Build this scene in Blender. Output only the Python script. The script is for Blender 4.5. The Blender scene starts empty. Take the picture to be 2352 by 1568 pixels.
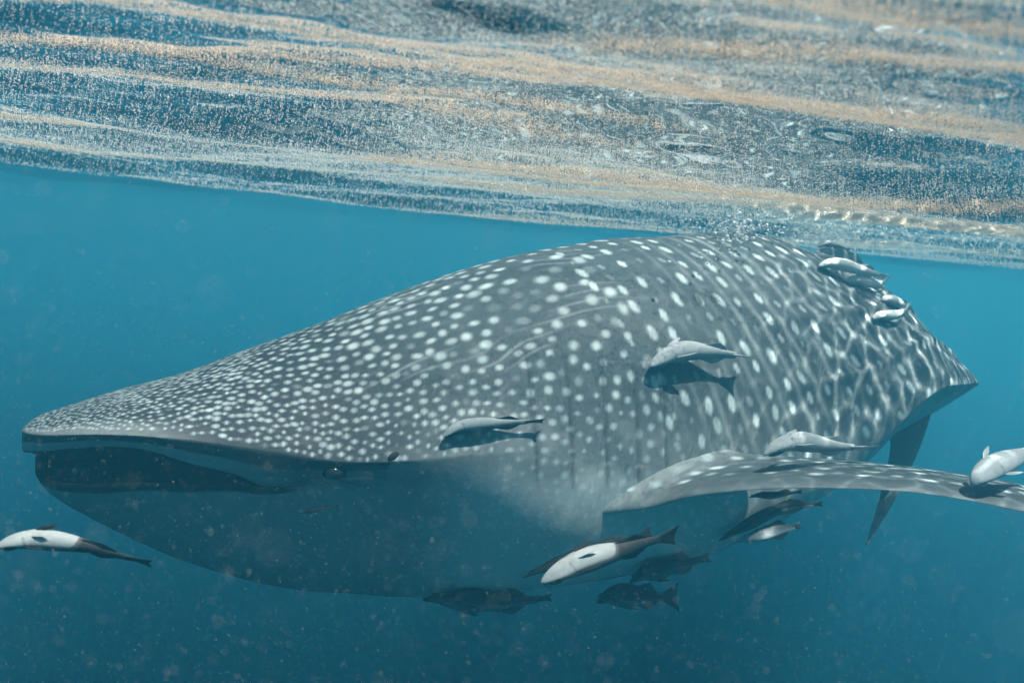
import bpy, math, random
import numpy as np
from mathutils import Vector, Matrix
from mathutils.bvhtree import BVHTree
from mathutils.kdtree import KDTree

scene = bpy.context.scene
rng = np.random.default_rng(7)
random.seed(7)
R = math.radians

# ------------------------------------------------------------------ camera
FPX, CX, CY = 1846.0, 1176.0, 784.0          # focal length and centre, in units of a 2352 x 1568 picture
CAM = np.array([0.0, 0.0, -0.32])
PITCH, ROLL = R(7.07), R(5.6)
_f = np.array([0, math.cos(PITCH), -math.sin(PITCH)])
_r0 = np.array([1.0, 0, 0]); _u0 = np.cross(_r0, _f)
CR = _r0*math.cos(ROLL) + _u0*math.sin(ROLL)
CU = _u0*math.cos(ROLL) - _r0*math.sin(ROLL)
CF = _f
cam_data = bpy.data.cameras.new('camera')
cam = bpy.data.objects.new('camera', cam_data)
scene.collection.objects.link(cam)
cam.matrix_world = Matrix(((CR[0], CU[0], -CF[0], CAM[0]), (CR[1], CU[1], -CF[1], CAM[1]),
                           (CR[2], CU[2], -CF[2], CAM[2]), (0, 0, 0, 1)))
cam_data.sensor_width = 36.0
cam_data.lens = 36.0*FPX/2352.0
cam_data.clip_start = 0.02
cam_data.clip_end = 400
cam_data.dof.use_dof = True
cam_data.dof.focus_distance = 2.8
cam_data.dof.aperture_fstop = 2.4
scene.camera = cam

# ------------------------------------------------------------------ light
SUN_EL, SUN_AZ = 70.0, 138.0                 # azimuth: degrees clockwise from +Y (into the picture)
SUN_DIR = np.array([math.cos(R(SUN_EL))*math.sin(R(SUN_AZ)), math.cos(R(SUN_EL))*math.cos(R(SUN_AZ)), math.sin(R(SUN_EL))])
world = bpy.data.worlds.new('World'); scene.world = world; world.use_nodes = True
wn = world.node_tree.nodes; wl = world.node_tree.links
sky = wn.new('ShaderNodeTexSky'); sky.sky_type = 'NISHITA'; sky.sun_disc = False
sky.sun_elevation = R(SUN_EL); sky.sun_rotation = R(SUN_AZ)
sky.dust_density = 2.0
wn['Background'].inputs['Strength'].default_value = 0.06
wl.new(sky.outputs[0], wn['Background'].inputs['Color'])
sun_data = bpy.data.lights.new('sun', 'SUN'); sun_data.energy = 5.0; sun_data.angle = R(0.5)
sun_data.color = (1.0, 0.96, 0.90)
sun = bpy.data.objects.new('sun', sun_data); scene.collection.objects.link(sun)
sun.rotation_mode = 'QUATERNION'
sun.rotation_quaternion = Vector(SUN_DIR).to_track_quat('Z', 'Y')
scene.view_settings.view_transform = 'Standard'
scene.view_settings.look = 'None'
scene.view_settings.gamma = 1.0
scene.view_settings.use_curve_mapping = False
scene.view_settings.exposure = 0.86
cy = scene.cycles
cy.use_denoising = True
cy.volume_bounces = 1
cy.max_bounces = 6
cy.use_light_tree = False
cy.use_adaptive_sampling = True
cy.adaptive_threshold = 0.02
cy.transparent_max_bounces = 16
cy.caustics_reflective = False
cy.caustics_refractive = False
cy.sample_clamp_indirect = 4.0

# ------------------------------------------------------------------ helpers
def pix(px, py, d):
    """the point d metres along the view axis behind picture position (px, py)"""
    return CAM + d*(CF + CR*((px-CX)/FPX) + CU*((CY-py)/FPX))

def project(P):
    P = np.asarray(P, float) - CAM
    d = P @ CF
    return CX + FPX*(P @ CR)/d, CY - FPX*(P @ CU)/d, d

def smooth_curve(xs, ks, x):
    """monotone-ish cubic (Catmull-Rom on uneven knots) through keys"""
    xs = np.asarray(xs, float); ks = np.asarray(ks, float)
    m = np.gradient(ks, xs)
    x = np.clip(x, xs[0], xs[-1])
    i = np.clip(np.searchsorted(xs, x) - 1, 0, len(xs)-2)
    h = xs[i+1] - xs[i]; t = (x - xs[i])/h
    return ((2*t**3-3*t**2+1)*ks[i] + (t**3-2*t**2+t)*h*m[i] + (-2*t**3+3*t**2)*ks[i+1] + (t**3-t**2)*h*m[i+1])

def sstep(a, b, x):
    t = np.clip((x-a)/(b-a), 0, 1)
    return t*t*(3-2*t)

def mesh_obj(name, verts, faces, mat, parent=None, smooth=True):
    me = bpy.data.meshes.new(name)
    verts = np.asarray(verts, np.float32).reshape(-1, 3)
    faces = np.asarray(faces, np.int32)
    me.vertices.add(len(verts)); me.vertices.foreach_set('co', verts.ravel())
    n, k = faces.shape
    me.loops.add(n*k); me.polygons.add(n)
    me.loops.foreach_set('vertex_index', faces.ravel())
    me.polygons.foreach_set('loop_start', np.arange(0, n*k, k, dtype=np.int32))
    me.polygons.foreach_set('loop_total', np.full(n, k, np.int32))
    me.update(calc_edges=True); me.validate()
    me.polygons.foreach_set('use_smooth', np.full(len(me.polygons), smooth))
    me.materials.append(mat)
    o = bpy.data.objects.new(name, me); scene.collection.objects.link(o)
    if parent: o.parent = parent
    return o

def grid_faces(ni, nj, closed_j=False):
    i = np.arange(ni-1)[:, None]; nje = nj if closed_j else nj-1
    j = np.arange(nje)[None, :]; j2 = (j+1) % nj
    return np.stack([i*nj+j, i*nj+j2, (i+1)*nj+j2, (i+1)*nj+j], -1).reshape(-1, 4)

def attr(o, name, vals):
    a = o.data.attributes.new(name, 'FLOAT', 'POINT'); a.data.foreach_set('value', np.asarray(vals, np.float32).ravel())

def tag(o, label=None, cat=None, group=None, kind=None):
    if label: o['label'] = label
    if cat: o['category'] = cat
    if group: o['group'] = group
    if kind: o['kind'] = kind
    return o

def empty(name, loc):
    o = bpy.data.objects.new(name, None); o.empty_display_size = 0.1
    o.location = tuple(loc); scene.collection.objects.link(o)
    return o

class NT:
    """a small wrapper for building node trees"""
    def __init__(s, name):
        s.mat = bpy.data.materials.new(name); s.mat.use_nodes = True
        s.t = s.mat.node_tree; s.t.nodes.clear()
        s.out = s.t.nodes.new('ShaderNodeOutputMaterial')
    def n(s, kind, ins=None, **props):
        nd = s.t.nodes.new('ShaderNode'+kind)
        for k, v in props.items(): setattr(nd, k, v)
        for k, v in (ins or {}).items():
            sk = nd.inputs[k]
            if isinstance(v, bpy.types.NodeSocket): s.t.links.new(v, sk)
            else: sk.default_value = v
        return nd
    def link(s, a, b): s.t.links.new(a, b)
    def at(s, name): return s.n('Attribute', attribute_name=name).outputs['Fac']
    def math(s, op, a, b=0.0, clamp=False):
        return s.n('Math', {0: a, 1: b}, operation=op, use_clamp=clamp).outputs[0]
    def mix(s, f, a, b):
        nd = s.n('Mix', data_type='RGBA')
        for k, v in (('Factor', f), ('A', a), ('B', b)):
            sk = [x for x in nd.inputs if x.name == k and x.enabled and (k == 'Factor' or x.type == 'RGBA')][0]
            if isinstance(v, bpy.types.NodeSocket): s.t.links.new(v, sk)
            else: sk.default_value = v
        return [x for x in nd.outputs if x.type == 'RGBA'][0]
    def noise(s, scale, detail=3.0, vec=None, rough=0.5):
        ins = {'Scale': scale, 'Detail': detail, 'Roughness': rough}
        if vec is not None: ins['Vector'] = vec
        return s.n('TexNoise', ins).outputs['Fac']
    def ramp(s, f, a, b, c=(0, 0, 0, 1), d=(1, 1, 1, 1)):
        nd = s.n('ValToRGB', {'Fac': f}); e = nd.color_ramp.elements
        e[0].position, e[1].position, e[0].color, e[1].color = a, b, c, d
        return nd.outputs[0]
    def coord(s, scale=(1, 1, 1), rot=(0, 0, 0)):
        tc = s.n('TexCoord')
        return s.n('Mapping', {'Vector': tc.outputs['Object'], 'Scale': scale, 'Rotation': rot}).outputs[0]

# ------------------------------------------------------------------ sea: waves
WAVES = []
for lam, amp, ang in ((2.6, .026, 4), (1.5, .020, -9), (0.95, .0150, 5), (0.66, .0088, -14), (0.46, .0046, 12),
                      (0.33, .0027, -6), (0.22, .0014, 22), (0.15, .0010, -20), (3.6, .012, 30), (.105, .0006, 8), (.075, .0004, -35), (.052, .00025, 50)):
    k = 2*math.pi/lam
    WAVES.append((k*math.sin(R(ang)), k*math.cos(R(ang)), amp, rng.uniform(0, 6.28)))
def wave_h(x, y):
    x = np.asarray(x, float); y = np.asarray(y, float)
    wx = x + .10*np.sin(1.3*y+.5) + .05*np.sin(2.9*x); wy = y + .16*np.sin(.8*x+1.1) + .06*np.sin(2.1*x+.7*y)
    h = np.zeros(np.broadcast(x, y).shape)
    for kx, ky, a, ph in WAVES:
        s_ = np.sin(kx*wx + ky*wy + ph)
        h = h + a*(s_ - .35*(1-s_)**2/2 + .2)
    return h - .105*np.exp(-((wy-.24*x-5.45)/.85)**2)

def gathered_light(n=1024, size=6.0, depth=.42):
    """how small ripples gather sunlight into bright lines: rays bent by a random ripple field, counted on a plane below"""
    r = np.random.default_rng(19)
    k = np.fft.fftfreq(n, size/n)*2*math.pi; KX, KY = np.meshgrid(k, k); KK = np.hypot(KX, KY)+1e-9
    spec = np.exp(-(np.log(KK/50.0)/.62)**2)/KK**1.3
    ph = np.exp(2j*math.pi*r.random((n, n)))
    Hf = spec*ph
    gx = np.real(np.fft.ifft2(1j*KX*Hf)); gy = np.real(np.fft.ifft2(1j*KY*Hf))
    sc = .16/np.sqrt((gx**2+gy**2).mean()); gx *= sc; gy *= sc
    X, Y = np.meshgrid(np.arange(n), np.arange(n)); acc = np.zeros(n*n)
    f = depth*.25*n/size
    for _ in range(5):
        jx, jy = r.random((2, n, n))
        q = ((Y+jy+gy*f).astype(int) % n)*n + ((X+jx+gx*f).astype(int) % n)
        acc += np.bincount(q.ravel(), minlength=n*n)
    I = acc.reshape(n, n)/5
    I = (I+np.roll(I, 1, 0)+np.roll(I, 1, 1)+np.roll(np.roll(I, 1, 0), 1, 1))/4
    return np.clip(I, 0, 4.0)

def water_surface_material():
    m = NT('water_surface')
    fr = m.n('Fresnel', {'IOR': 1.333}).outputs[0]
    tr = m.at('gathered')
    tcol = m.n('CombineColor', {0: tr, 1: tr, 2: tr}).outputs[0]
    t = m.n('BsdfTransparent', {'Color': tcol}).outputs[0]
    g = m.n('BsdfGlossy', {'Color': (.97, .98, 1, 1), 'Roughness': 0.03}).outputs[0]
    mx = m.n('MixShader', {0: fr, 1: t, 2: g}).outputs[0]
    m.link(mx, m.out.inputs['Surface'])
    return m.mat

def build_water():
    # a grid that is fine in front of the camera and over the shark, coarse elsewhere
    yy = np.concatenate([np.linspace(-14, .4, 40, endpoint=False), np.linspace(.4, 6.2, 470, endpoint=False), 6.2+22*np.linspace(0, 1, 120)**1.8])
    xx = np.concatenate([-28+24.6*np.linspace(0, 1, 50, endpoint=False)**.6, np.linspace(-3.4, 1.0, 150, endpoint=False), np.linspace(1.0, 3.8, 250, endpoint=False), 3.8+24.4*np.linspace(0, 1, 50)**1.7])
    X, Y = np.meshgrid(xx, yy)
    Z = wave_h(X, Y)
    o = mesh_obj('water_surface', np.stack([X, Y, Z], -1), grid_faces(len(yy), len(xx)), water_surface_material())
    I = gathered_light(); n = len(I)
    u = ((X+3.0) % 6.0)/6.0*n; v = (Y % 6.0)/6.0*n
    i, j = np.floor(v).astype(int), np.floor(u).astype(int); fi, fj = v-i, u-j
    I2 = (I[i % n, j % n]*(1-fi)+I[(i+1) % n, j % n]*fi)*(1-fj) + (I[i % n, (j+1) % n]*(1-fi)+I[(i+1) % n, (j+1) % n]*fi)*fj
    # caustic light put into the surface's transparent colour, strongest over the shark's rear back
    caustic_amt = np.exp(-(np.maximum(np.abs(X-2.3)-.55, 0)/.45)**2 - (np.maximum(np.abs(Y-3.9)-.8, 0)/.7)**2)
    a = .12+.95*caustic_amt
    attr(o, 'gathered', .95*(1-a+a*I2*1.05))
    tag(o, 'rippled underside of the sea surface mirroring the blue water', 'sea surface', kind='structure')
    # the murky water itself
    m = NT('sea_water_volume')
    pv = m.n('VolumePrincipled', {'Color': (.08, .51, .75, 1), 'Density': 0.108, 'Anisotropy': 0.5,
                                  'Absorption Color': (0.02, .30, .72, 1)}).outputs[0]
    m.link(pv, m.out.inputs['Volume'])
    x0, x1, y0, y1, z0, z1 = -32, 32, -16, 40, -5.0, .16
    V = [(x, y, z) for x in (x0, x1) for y in (y0, y1) for z in (z0, z1)]
    F = [(0, 1, 3, 2), (4, 6, 7, 5), (0, 4, 5, 1), (2, 3, 7, 6), (0, 2, 6, 4), (1, 5, 7, 3)]
    hz = mesh_obj('haze', V, F, m.mat, smooth=False)
    tag(hz, 'blue green murk of the sea water', 'sea water', kind='stuff')
build_water()

# ------------------------------------------------------------------ whale shark: shape
#BODY-BEGIN
S_C = 0.86           # mouth corner
S_J = 0.05           # where the lower jaw starts
LEN = 10.5
T_S   = [0,   .10, .25, .5,  .8,  1.2, 1.6, 2.0, 2.5, 3.0, 3.5, 4.0, 4.5, 5.0, 5.6, 6.4, 8.0, 9.5, 10.5]
T_ZT  = [.032, .062, .102, .178, .335, .545, .650, .778, .888, .912, .62, .31, .19, .18, .20, .20, .17, .12, .06]
T_ZB  = [-.06,-.22,-.36,-.51,-.60,-.65,-.745,-.66,-.57,-.43,-.60,-.60,-.50,-.42,-.36,-.30,-.20,-.10,-.05]
T_W   = [.40, .44, .485, .53,.57, .61, .66, .70, .74, .75, .74, .69, .62, .54, .44, .34, .22, .11, .05]
T_BU  = [1.5, 1.3, 1.2, 1.12,1.1, 1.12,1.35,2.0, 2.0, 1.8, 1.5, 1.35,1.3, 1.3, 1.4, 1.4, 1.6, 2,   2]
T_BL  = [1.8, 1.5, 1.2, 1.05,1.0, 1.05,1.4, 2.5, 2.6, 2.2, 1.2, 1.05,1.0, 1.0, 1.2, 1.5, 1.7, 2,   2]
T_QL  = [2.2, 2.0, 1.8, 1.65,1.6, 1.65,1.9, 2.7, 2.8, 2.4, 1.7, 1.5, 1.5, 1.5, 1.8, 2.0, 2.0, 2,   2]
P_S   = [0,  1.0, 2.0, 2.8, 3.4, 4.0, 4.6, 5.4, 6.6, 8.0, 10.5]
P_PHI = [17, 18,  22,  27,  33,  44,  60,  82,  103, 116, 124]
Z_S   = [0,    .12,  .33,  .6,   .85,  1.1,  1.28, 1.55,  2.2,  3.0,  3.3, 3.6, 4.0, 4.5, 5.0, 6.0, 10.5]
P_Z   = [-1.18,-1.165,-1.14,-1.145,-1.17,-1.195,-1.18,-1.125,-1.12,-1.08,-.95,-.79,-.77,-.83,-.88,-.95,-1.25]
K_S   = [0, .6, 1.2, 1.8, 2.6, 10.5]
K_R   = [8.0, 8.0, 6.5, 3.0, 0, 0]        # bank of the head, near side up
START_PX, START_D = (62, 1010), 3.0
def spine(s):
    n = 1800; ss = np.linspace(0, LEN, n); ph = np.radians(smooth_curve(P_S, P_PHI, ss)); ds = ss[1]-ss[0]
    p0 = pix(START_PX[0], START_PX[1], START_D)
    X = p0[0] + np.concatenate([[0], np.cumsum(np.cos(ph[:-1])*ds)])
    Y = p0[1] + np.concatenate([[0], np.cumsum(np.sin(ph[:-1])*ds)])
    Z = smooth_curve(Z_S, P_Z, ss)
    P = np.stack([np.interp(s, ss, X), np.interp(s, ss, Y), np.interp(s, ss, Z)], -1)
    phs = np.interp(s, ss, ph)
    near = np.stack([np.sin(phs), -np.cos(phs), 0*phs], -1)     # sideways, towards the camera side
    return P, near
NU, NM, NL = 210, 40, 80                 # verts over the upper arc, the mouth fold and the lower arc, one side
def body_grid(ns=740, nu=NU, nm=NM, nl=NL):
    t = np.linspace(0, 1, ns)
    s = np.where(t < .12, .30*(t/.12)**2.0, .30 + (5.6-.30)*np.clip((t-.12)/.80, 0, 1)**1.05)
    s = np.where(t > .92, 5.6 + (LEN-5.6)*(t-.92)/.08, s)
    P, near = spine(s)
    zt, zb, W0, bu, bl, ql = (smooth_curve(T_S, k, s) for k in (T_ZT, T_ZB, T_W, T_BU, T_BL, T_QL))
    def blunt(x, L): x = np.clip(x/L, 0, 1); return np.sqrt(1-(1-x)**2)
    W = W0*blunt(s+.0004, .42)**.9
    zt = zt*blunt(s+.0004, .06)
    Wl = W0*blunt(s-S_J+.0004, .40)**.9
    Wl = np.minimum(Wl, W*(1-.14*sstep(1.4, .85, s)))
    # mouth gap: zero before the jaw and at the corner
    x = np.clip((s-S_J)/(S_C-S_J), 0, 1)
    gap = smooth_curve([0, .12, .3, .5, .7, .85, 1], [.075, .105, .132, .115, .07, .035, 0], x)*sstep(0, .04, x) * (s > S_J)
    gap = np.where(s >= S_C, 0, gap)
    depth = np.where(s >= S_C, 0, 1-sstep(.55, 1.0, x)**1.0)*.97
    lip = smooth_curve([0, .12, .3, .48, .6, .75, .86, 1.0, 1.2, 1.4, LEN], [.075, .062, .048, .055, .085, .105, .13, .08, .015, 0, 0], np.minimum(s, 1.4))*blunt(s+.0004, .035)
    V = np.zeros((ns, nu+nm+nl, 3)); H = np.zeros((ns, nu+nm+nl, 2))
    for i in range(ns):
        q = np.sin(np.linspace(0, math.pi/2, 500))
        xu = W[i]*q; zu = zt[i]*(1-q**2)**(1/bu[i])
        L = np.concatenate([[0], np.cumsum(np.hypot(np.diff(xu), np.diff(zu)))])
        l = np.linspace(0, L[-1], nu)
        ux, uz = np.interp(l, L, xu), np.interp(l, L, zu)
        zlow = -lip[i]-gap[i]
        zbi = min(zb[i], zlow-.012)
        if s[i] <= S_J: zbi = -lip[i]-.012
        wl = Wl[i] if s[i] > S_J else W[i]*.9
        xl = wl*q; zl = zlow + (zbi-zlow)*(1-q**ql[i])**(1/bl[i])
        xl, zl = xl[::-1], zl[::-1]
        L = np.concatenate([[0], np.cumsum(np.hypot(np.diff(xl), np.diff(zl)))])
        l = np.linspace(0, L[-1], nl+1)[1:]
        lx, lz = np.interp(l, L, xl), np.interp(l, L, zl)
        # fold: ledge -> lip underside -> palate inwards -> floor outwards -> lower lip
        w = W[i]; ind = float(sstep(1.25, .9, s[i])); xin = w*(1-max(depth[i], .13*ind)); xin2 = wl*(1-max(depth[i], .02*ind))
        kx = [w, w*(1-.045*ind), w*(1-.10*ind), w*.87 if depth[i] > .1 else max(xin, w*.87)*ind+w*(1-ind), xin, xin2, wl*.93 if depth[i] > .07 else max(xin2, wl*.97)*ind+wl*(1-ind), wl*(1-.015*ind), wl]
        kz = [0, -.55*lip[i], -lip[i], -lip[i]*.8, -lip[i]*.9-.1*gap[i], -lip[i]-gap[i]*.92, zlow-.012*min(1, gap[i]*20), zlow+.006*min(1, gap[i]*20), zlow]
        fx = np.interp(np.linspace(0, 8, nm+2)[1:-1], range(9), kx)
        fz = np.interp(np.linspace(0, 8, nm+2)[1:-1], range(9), kz)
        l2 = np.linspace(0, L[-1], nm+nl+1)[1:]
        gx, gz = np.interp(l2, L, xl), np.interp(l2, L, zl)
        k = float(sstep(1.40, .95, s[i]))       # behind the mouth the fold opens out into plain skin
        H[i, :, 0] = np.concatenate([ux, np.concatenate([fx, lx])*k+gx*(1-k)]); H[i, :, 1] = np.concatenate([uz, np.concatenate([fz, lz])*k+gz*(1-k)])
    bk = np.radians(smooth_curve(K_S, K_R, s))[:, None]
    ax = near*np.cos(bk) + np.array([0, 0, 1.0])*np.sin(bk); az = np.array([0, 0, 1.0])*np.cos(bk) - near*np.sin(bk)
    V = P[:, None, :] + ax[:, None, :]*H[:, :, :1] + az[:, None, :]*H[:, :, 1:]
    Vf = P[:, None, :] - ax[:, None, :]*H[:, :, :1] + az[:, None, :]*H[:, :, 1:]
    return s, V, Vf, H, dict(P=P, near=near, W=W, gap=gap, depth=depth)
#BODY-END

# ------------------------------------------------------------------ whale shark: skin pattern
def lattice_noise(p, seed, scale):
    """cheap smooth value noise for a set of 2-D points"""
    r = np.random.default_rng(seed); tab = r.random((64, 64))
    q = np.asarray(p)*scale; i = np.floor(q).astype(int); f = q-i; f = f*f*(3-2*f)
    a = lambda di, dj: tab[(i[..., 0]+di) % 64, (i[..., 1]+dj) % 64]
    return (a(0, 0)*(1-f[..., 0]) + a(1, 0)*f[..., 0])*(1-f[..., 1]) + (a(0, 1)*(1-f[..., 0]) + a(1, 1)*f[..., 0])*f[..., 1]

def bake_spots(V, spots, out, mode='max'):
    """spots: (i, j, radius along i, radius along j, value, skew) drawn into the per-vertex array out"""
    ni, nj = V.shape[:2]
    for (i, j, ra, rb, val, soft, tilt) in spots:
        i0, j0 = int(i), int(j)
        c = V[i0, j0]
        ta = V[min(i0+1, ni-1), j0]-V[max(i0-1, 0), j0]; la = np.linalg.norm(ta)/2+1e-6
        tb = V[i0, min(j0+1, nj-1)]-V[i0, max(j0-1, 0)]; lb = np.linalg.norm(tb)/2+1e-6
        di, dj = int(min(1.5*ra/la+2, 60)), int(min(1.5*rb/lb+2, 60))
        a0, a1, b0, b1 = max(i0-di, 0), min(i0+di+1, ni), max(j0-dj, 0), min(j0+dj+1, nj)
        D = V[a0:a1, b0:b1]-c
        ea = ta/np.linalg.norm(ta); eb = tb-ea*(tb@ea); eb /= np.linalg.norm(eb)+1e-9
        ea, eb = ea*math.cos(tilt)-eb*math.sin(tilt), eb*math.cos(tilt)+ea*math.sin(tilt)
        q = np.sqrt((D@ea/ra)**2 + (D@eb/rb)**2)
        v = val*(1-sstep(1-soft, 1+soft, q))
        if mode == 'max': out[a0:a1, b0:b1] = np.maximum(out[a0:a1, b0:b1], v)
        else: out[a0:a1, b0:b1] = np.maximum(out[a0:a1, b0:b1], v)

def scatter_spots(V, spacing, cand, tries, r):
    """dart throwing over grid vertices with a minimum distance that varies over the skin"""
    flat = V.reshape(-1, 3); idx = r.choice(len(flat), tries, p=cand.ravel()/cand.sum())
    sp = spacing.ravel()
    acc = np.zeros((9000, 3)); n = 0; keep = []
    for k in idx:
        p = flat[k]
        if n and ((acc[:n]-p)**2).sum(1).min() < sp[k]**2: continue
        acc[n] = p; n += 1; keep.append(k)
        if n >= 9000: break
    return keep

def cell_area(V):
    di = np.gradient(V, axis=0); dj = np.gradient(V, axis=1)
    return np.linalg.norm(np.cross(di, dj), axis=-1)

def skin_material():
    m = NT('shark_skin')
    spot, pale, dark, mouth, stripe = (m.at(k) for k in ('spot', 'pale', 'dark', 'mouth', 'stripe'))
    v = m.coord()
    mott = m.noise(6.0, 5.0, v, .6); fine = m.noise(70.0, 4.0, v, .6)
    base = m.mix(mott, (.032, .043, .048, 1), (.072, .090, .096, 1))
    base = m.mix(m.math('MULTIPLY', fine, .30), base, (.12, .135, .14, 1))
    base = m.mix(m.at('tone'), base, (.024, .027, .030, 1))
    base = m.mix(stripe, base, (.40, .44, .44, 1))
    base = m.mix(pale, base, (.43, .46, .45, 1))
    sc = m.mix(fine, (.38, .46, .47, 1), (.55, .64, .63, 1))
    col = m.mix(spot, base, sc)
    col = m.mix(dark, col, (.030, .030, .032, 1))
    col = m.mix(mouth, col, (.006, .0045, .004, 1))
    bump = m.n('Bump', {'Strength': .12, 'Distance': .006, 'Height': m.math('ADD', fine, m.math('MULTIPLY', m.noise(22., 3., v), .8))}).outputs[0]
    p = m.n('BsdfPrincipled', {'Base Color': col, 'Roughness': .62, 'Normal': bump})
    m.link(m.math('MULTIPLY', m.math('SUBTRACT', 1.0, mouth), .15), p.inputs['Specular IOR Level'])
    m.link(p.outputs[0], m.out.inputs['Surface'])
    return m.mat
SKIN = skin_material()

def plain(name, col, rough=.5, spec=.2, var=.25, scale=30.0):
    m = NT(name); v = m.coord()
    n = m.noise(scale, 4.0, v)
    c2 = tuple(x*(1-var) for x in col[:3])+(1,)
    p = m.n('BsdfPrincipled', {'Base Color': m.mix(n, c2, tuple(col[:3])+(1,)), 'Roughness': rough})
    p.inputs['Specular IOR Level'].default_value = spec
    m.link(p.outputs[0], m.out.inputs['Surface'])
    return m.mat

# ------------------------------------------------------------------ whale shark: build
def build_shark():
    s, V, Vf, H, info = body_grid()
    ns, nr, _ = V.shape
    J = np.arange(nr)
    vfrac = np.clip(J/(NU-1), 0, 1)[None, :]*np.ones((ns, 1))
    SS = np.repeat(s[:, None], nr, 1)
    # gill slits: five shallow folds in front of the pectoral fin
    gill = np.zeros((ns, nr))
    arc = np.concatenate([[[0]]*1, np.cumsum(np.linalg.norm(np.diff(V[ns//2:ns//2+1], axis=1), axis=-1), axis=1).T]).T
    zrel = H[:, :, 1]
    for k, sg in enumerate((1.74, 1.87, 2.0, 2.12, 2.23)):
        line = sg + .10*(zrel-.1)**2*2 - .08*zrel
        e = np.exp(-((SS-line)/.0065)**2)*sstep(-.16, -.06, zrel)*sstep(.42, .30, zrel)
        gill = np.maximum(gill, e)
    nrm = np.cross(np.gradient(V, axis=1), np.gradient(V, axis=0)); nrm /= np.linalg.norm(nrm, axis=-1, keepdims=True)+1e-9
    out_dir = V - info['P'][:, None, :]
    sg_ = np.sign((nrm*out_dir).sum(-1, keepdims=True)); nrm = nrm*np.where(sg_ == 0, 1, sg_)
    upper = (J < NU)[None, :]
    # lengthwise ridges of the flank, behind the head
    ridge = np.zeros((ns, nr))
    for zf, a in ((.30, .9), (.52, 1.0), (.74, .8)):
        ridge += a*np.exp(-((vfrac-zf)/.022)**2)*upper*sstep(2.2, 3.4, SS)*sstep(7.5, 5.5, SS)
    folds = .002*np.sin(SS*46+3*lattice_noise(np.stack([SS, zrel*3], -1), 3, 2.0))*sstep(1.5, 1.8, SS)*sstep(2.9, 2.3, SS)*sstep(.15, -.1, zrel)
    V2 = V + nrm*((.016*ridge - .006*gill + folds)*upper)[..., None]
    # spots
    L = lambda xs, ks: smooth_curve(xs, ks, SS)
    low = L([0, .3, .8, 1.3, 1.8, 2.4, 3.2, 4.2, 11], [.016, .018, .0245, .031, .040, .058, .10, .12, .12])
    up = L([0, .3, .8, 1.3, 1.8, 2.4, 3.2, 4.2, 11], [.017, .021, .030, .047, .067, .090, .115, .13, .13])
    mixv = sstep(.25, .9, vfrac)
    spacing = up*(1-mixv) + low*mixv
    spacing = spacing*(.86+.3*lattice_noise(np.stack([SS, zrel], -1), 5, 3.0))
    area = cell_area(V)
    lo_edge = NU-3-10*sstep(1.2, .3, SS)
    cand = area*(1/spacing**2)*((J[None, :] < lo_edge) | ((J[None, :] > NU) & (zrel > -.28+.1*sstep(2.2, 2.6, SS)) & (SS > 1.62) & (SS < 3.2)))*(SS + .42*zrel < 2.35)
    r = np.random.default_rng(11)
    keep = scatter_spots(V, spacing, cand, 110000, r)
    spots = []
    for k in keep:
        i, j = divmod(k, nr); sp = spacing[i, j]; vf = vfrac[i, j]
        strong = r.random() < np.interp(s[i], [.8, 1.2, 2.0], [.95, .84, .80])
        el = 1.05 + .5*(1-vf)
        rr = sp*np.interp(s[i], [.6, 1.2, 2.0, 4.0], [.35, .31, .245, .22])*r.uniform(.72, 1.12)
        f = float(sstep(1.7, 2.6, s[i])); ra, rb = rr*el*(1-f)+rr*.62*f, rr*(1-f)+rr*1.5*f
        spots.append((i, j, ra*r.uniform(.85, 1.2), rb*r.uniform(.85, 1.2), (r.uniform(.50, .78) if s[i] < 1.4 else r.uniform(.60, .90)) if strong else r.uniform(.12, .36), .55, .38*f+r.normal(0, .12)))
    # further back the spots stand in columns between pale bars
    PER = .098
    arcl = np.cumsum(np.concatenate([np.zeros((ns, 1)), np.linalg.norm(np.diff(V, axis=1), axis=-1)], 1), 1)
    colc = (SS+.42*zrel)/PER
    ok = (J[None, :] < NU-2) | ((J[None, :] > NU) & (zrel > -.16) & (SS < 3.2))
    for kc in range(int(2.35/PER), int(6.2/PER)):
        a_ = r.uniform(0, .06)
        while a_ < 1.9:
            q = ((colc-kc-.5-r.normal(0, .06))*PER)**2 + (arcl-a_)**2 + np.where(ok, 0, 9)
            n_ = int(q.argmin())
            if q.ravel()[n_] < .0004:
                i, j = divmod(n_, nr)
                big = r.random() < .62
                rr = r.uniform(.017, .024) if big else r.uniform(.009, .016)
                spots.append((i, j, rr*.72, rr*1.45, r.uniform(.75, 1.0) if big else r.uniform(.2, .6), .35, .36+r.normal(0, .08)))
            a_ += r.uniform(.075, .135)
    spot = np.zeros((ns, nr)); bake_spots(V, spots, spot)
    # thin pale lines: along the head, across the body further back
    nz = lattice_noise(np.stack([SS*2, zrel*3], -1), 9, 2.2)
    across = np.power(.5+.5*np.cos(2*math.pi*(colc+.25*(nz-.5))), 6)*sstep(2.1, 2.6, SS)*lattice_noise(np.stack([SS, zrel*2], -1), 21, 4.5)
    along = np.power(.5+.5*np.cos(2*math.pi*(arcl+.13*nz)/.05), 8)*sstep(1.0, 1.35, SS)*sstep(2.3, 1.8, SS)*sstep(.5, .75, lattice_noise(np.stack([SS*.8, arcl*3], -1), 33, 3.0))*sstep(.75, .6, vfrac)
    stripe = np.clip(.55*across + .42*along, 0, 1)*upper
    # pale underside, pale rim of the snout, pale cheek
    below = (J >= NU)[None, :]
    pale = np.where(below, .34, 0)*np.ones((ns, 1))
    rim = sstep(.80, .97, vfrac)*sstep(.75, .35, SS)*.30
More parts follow.
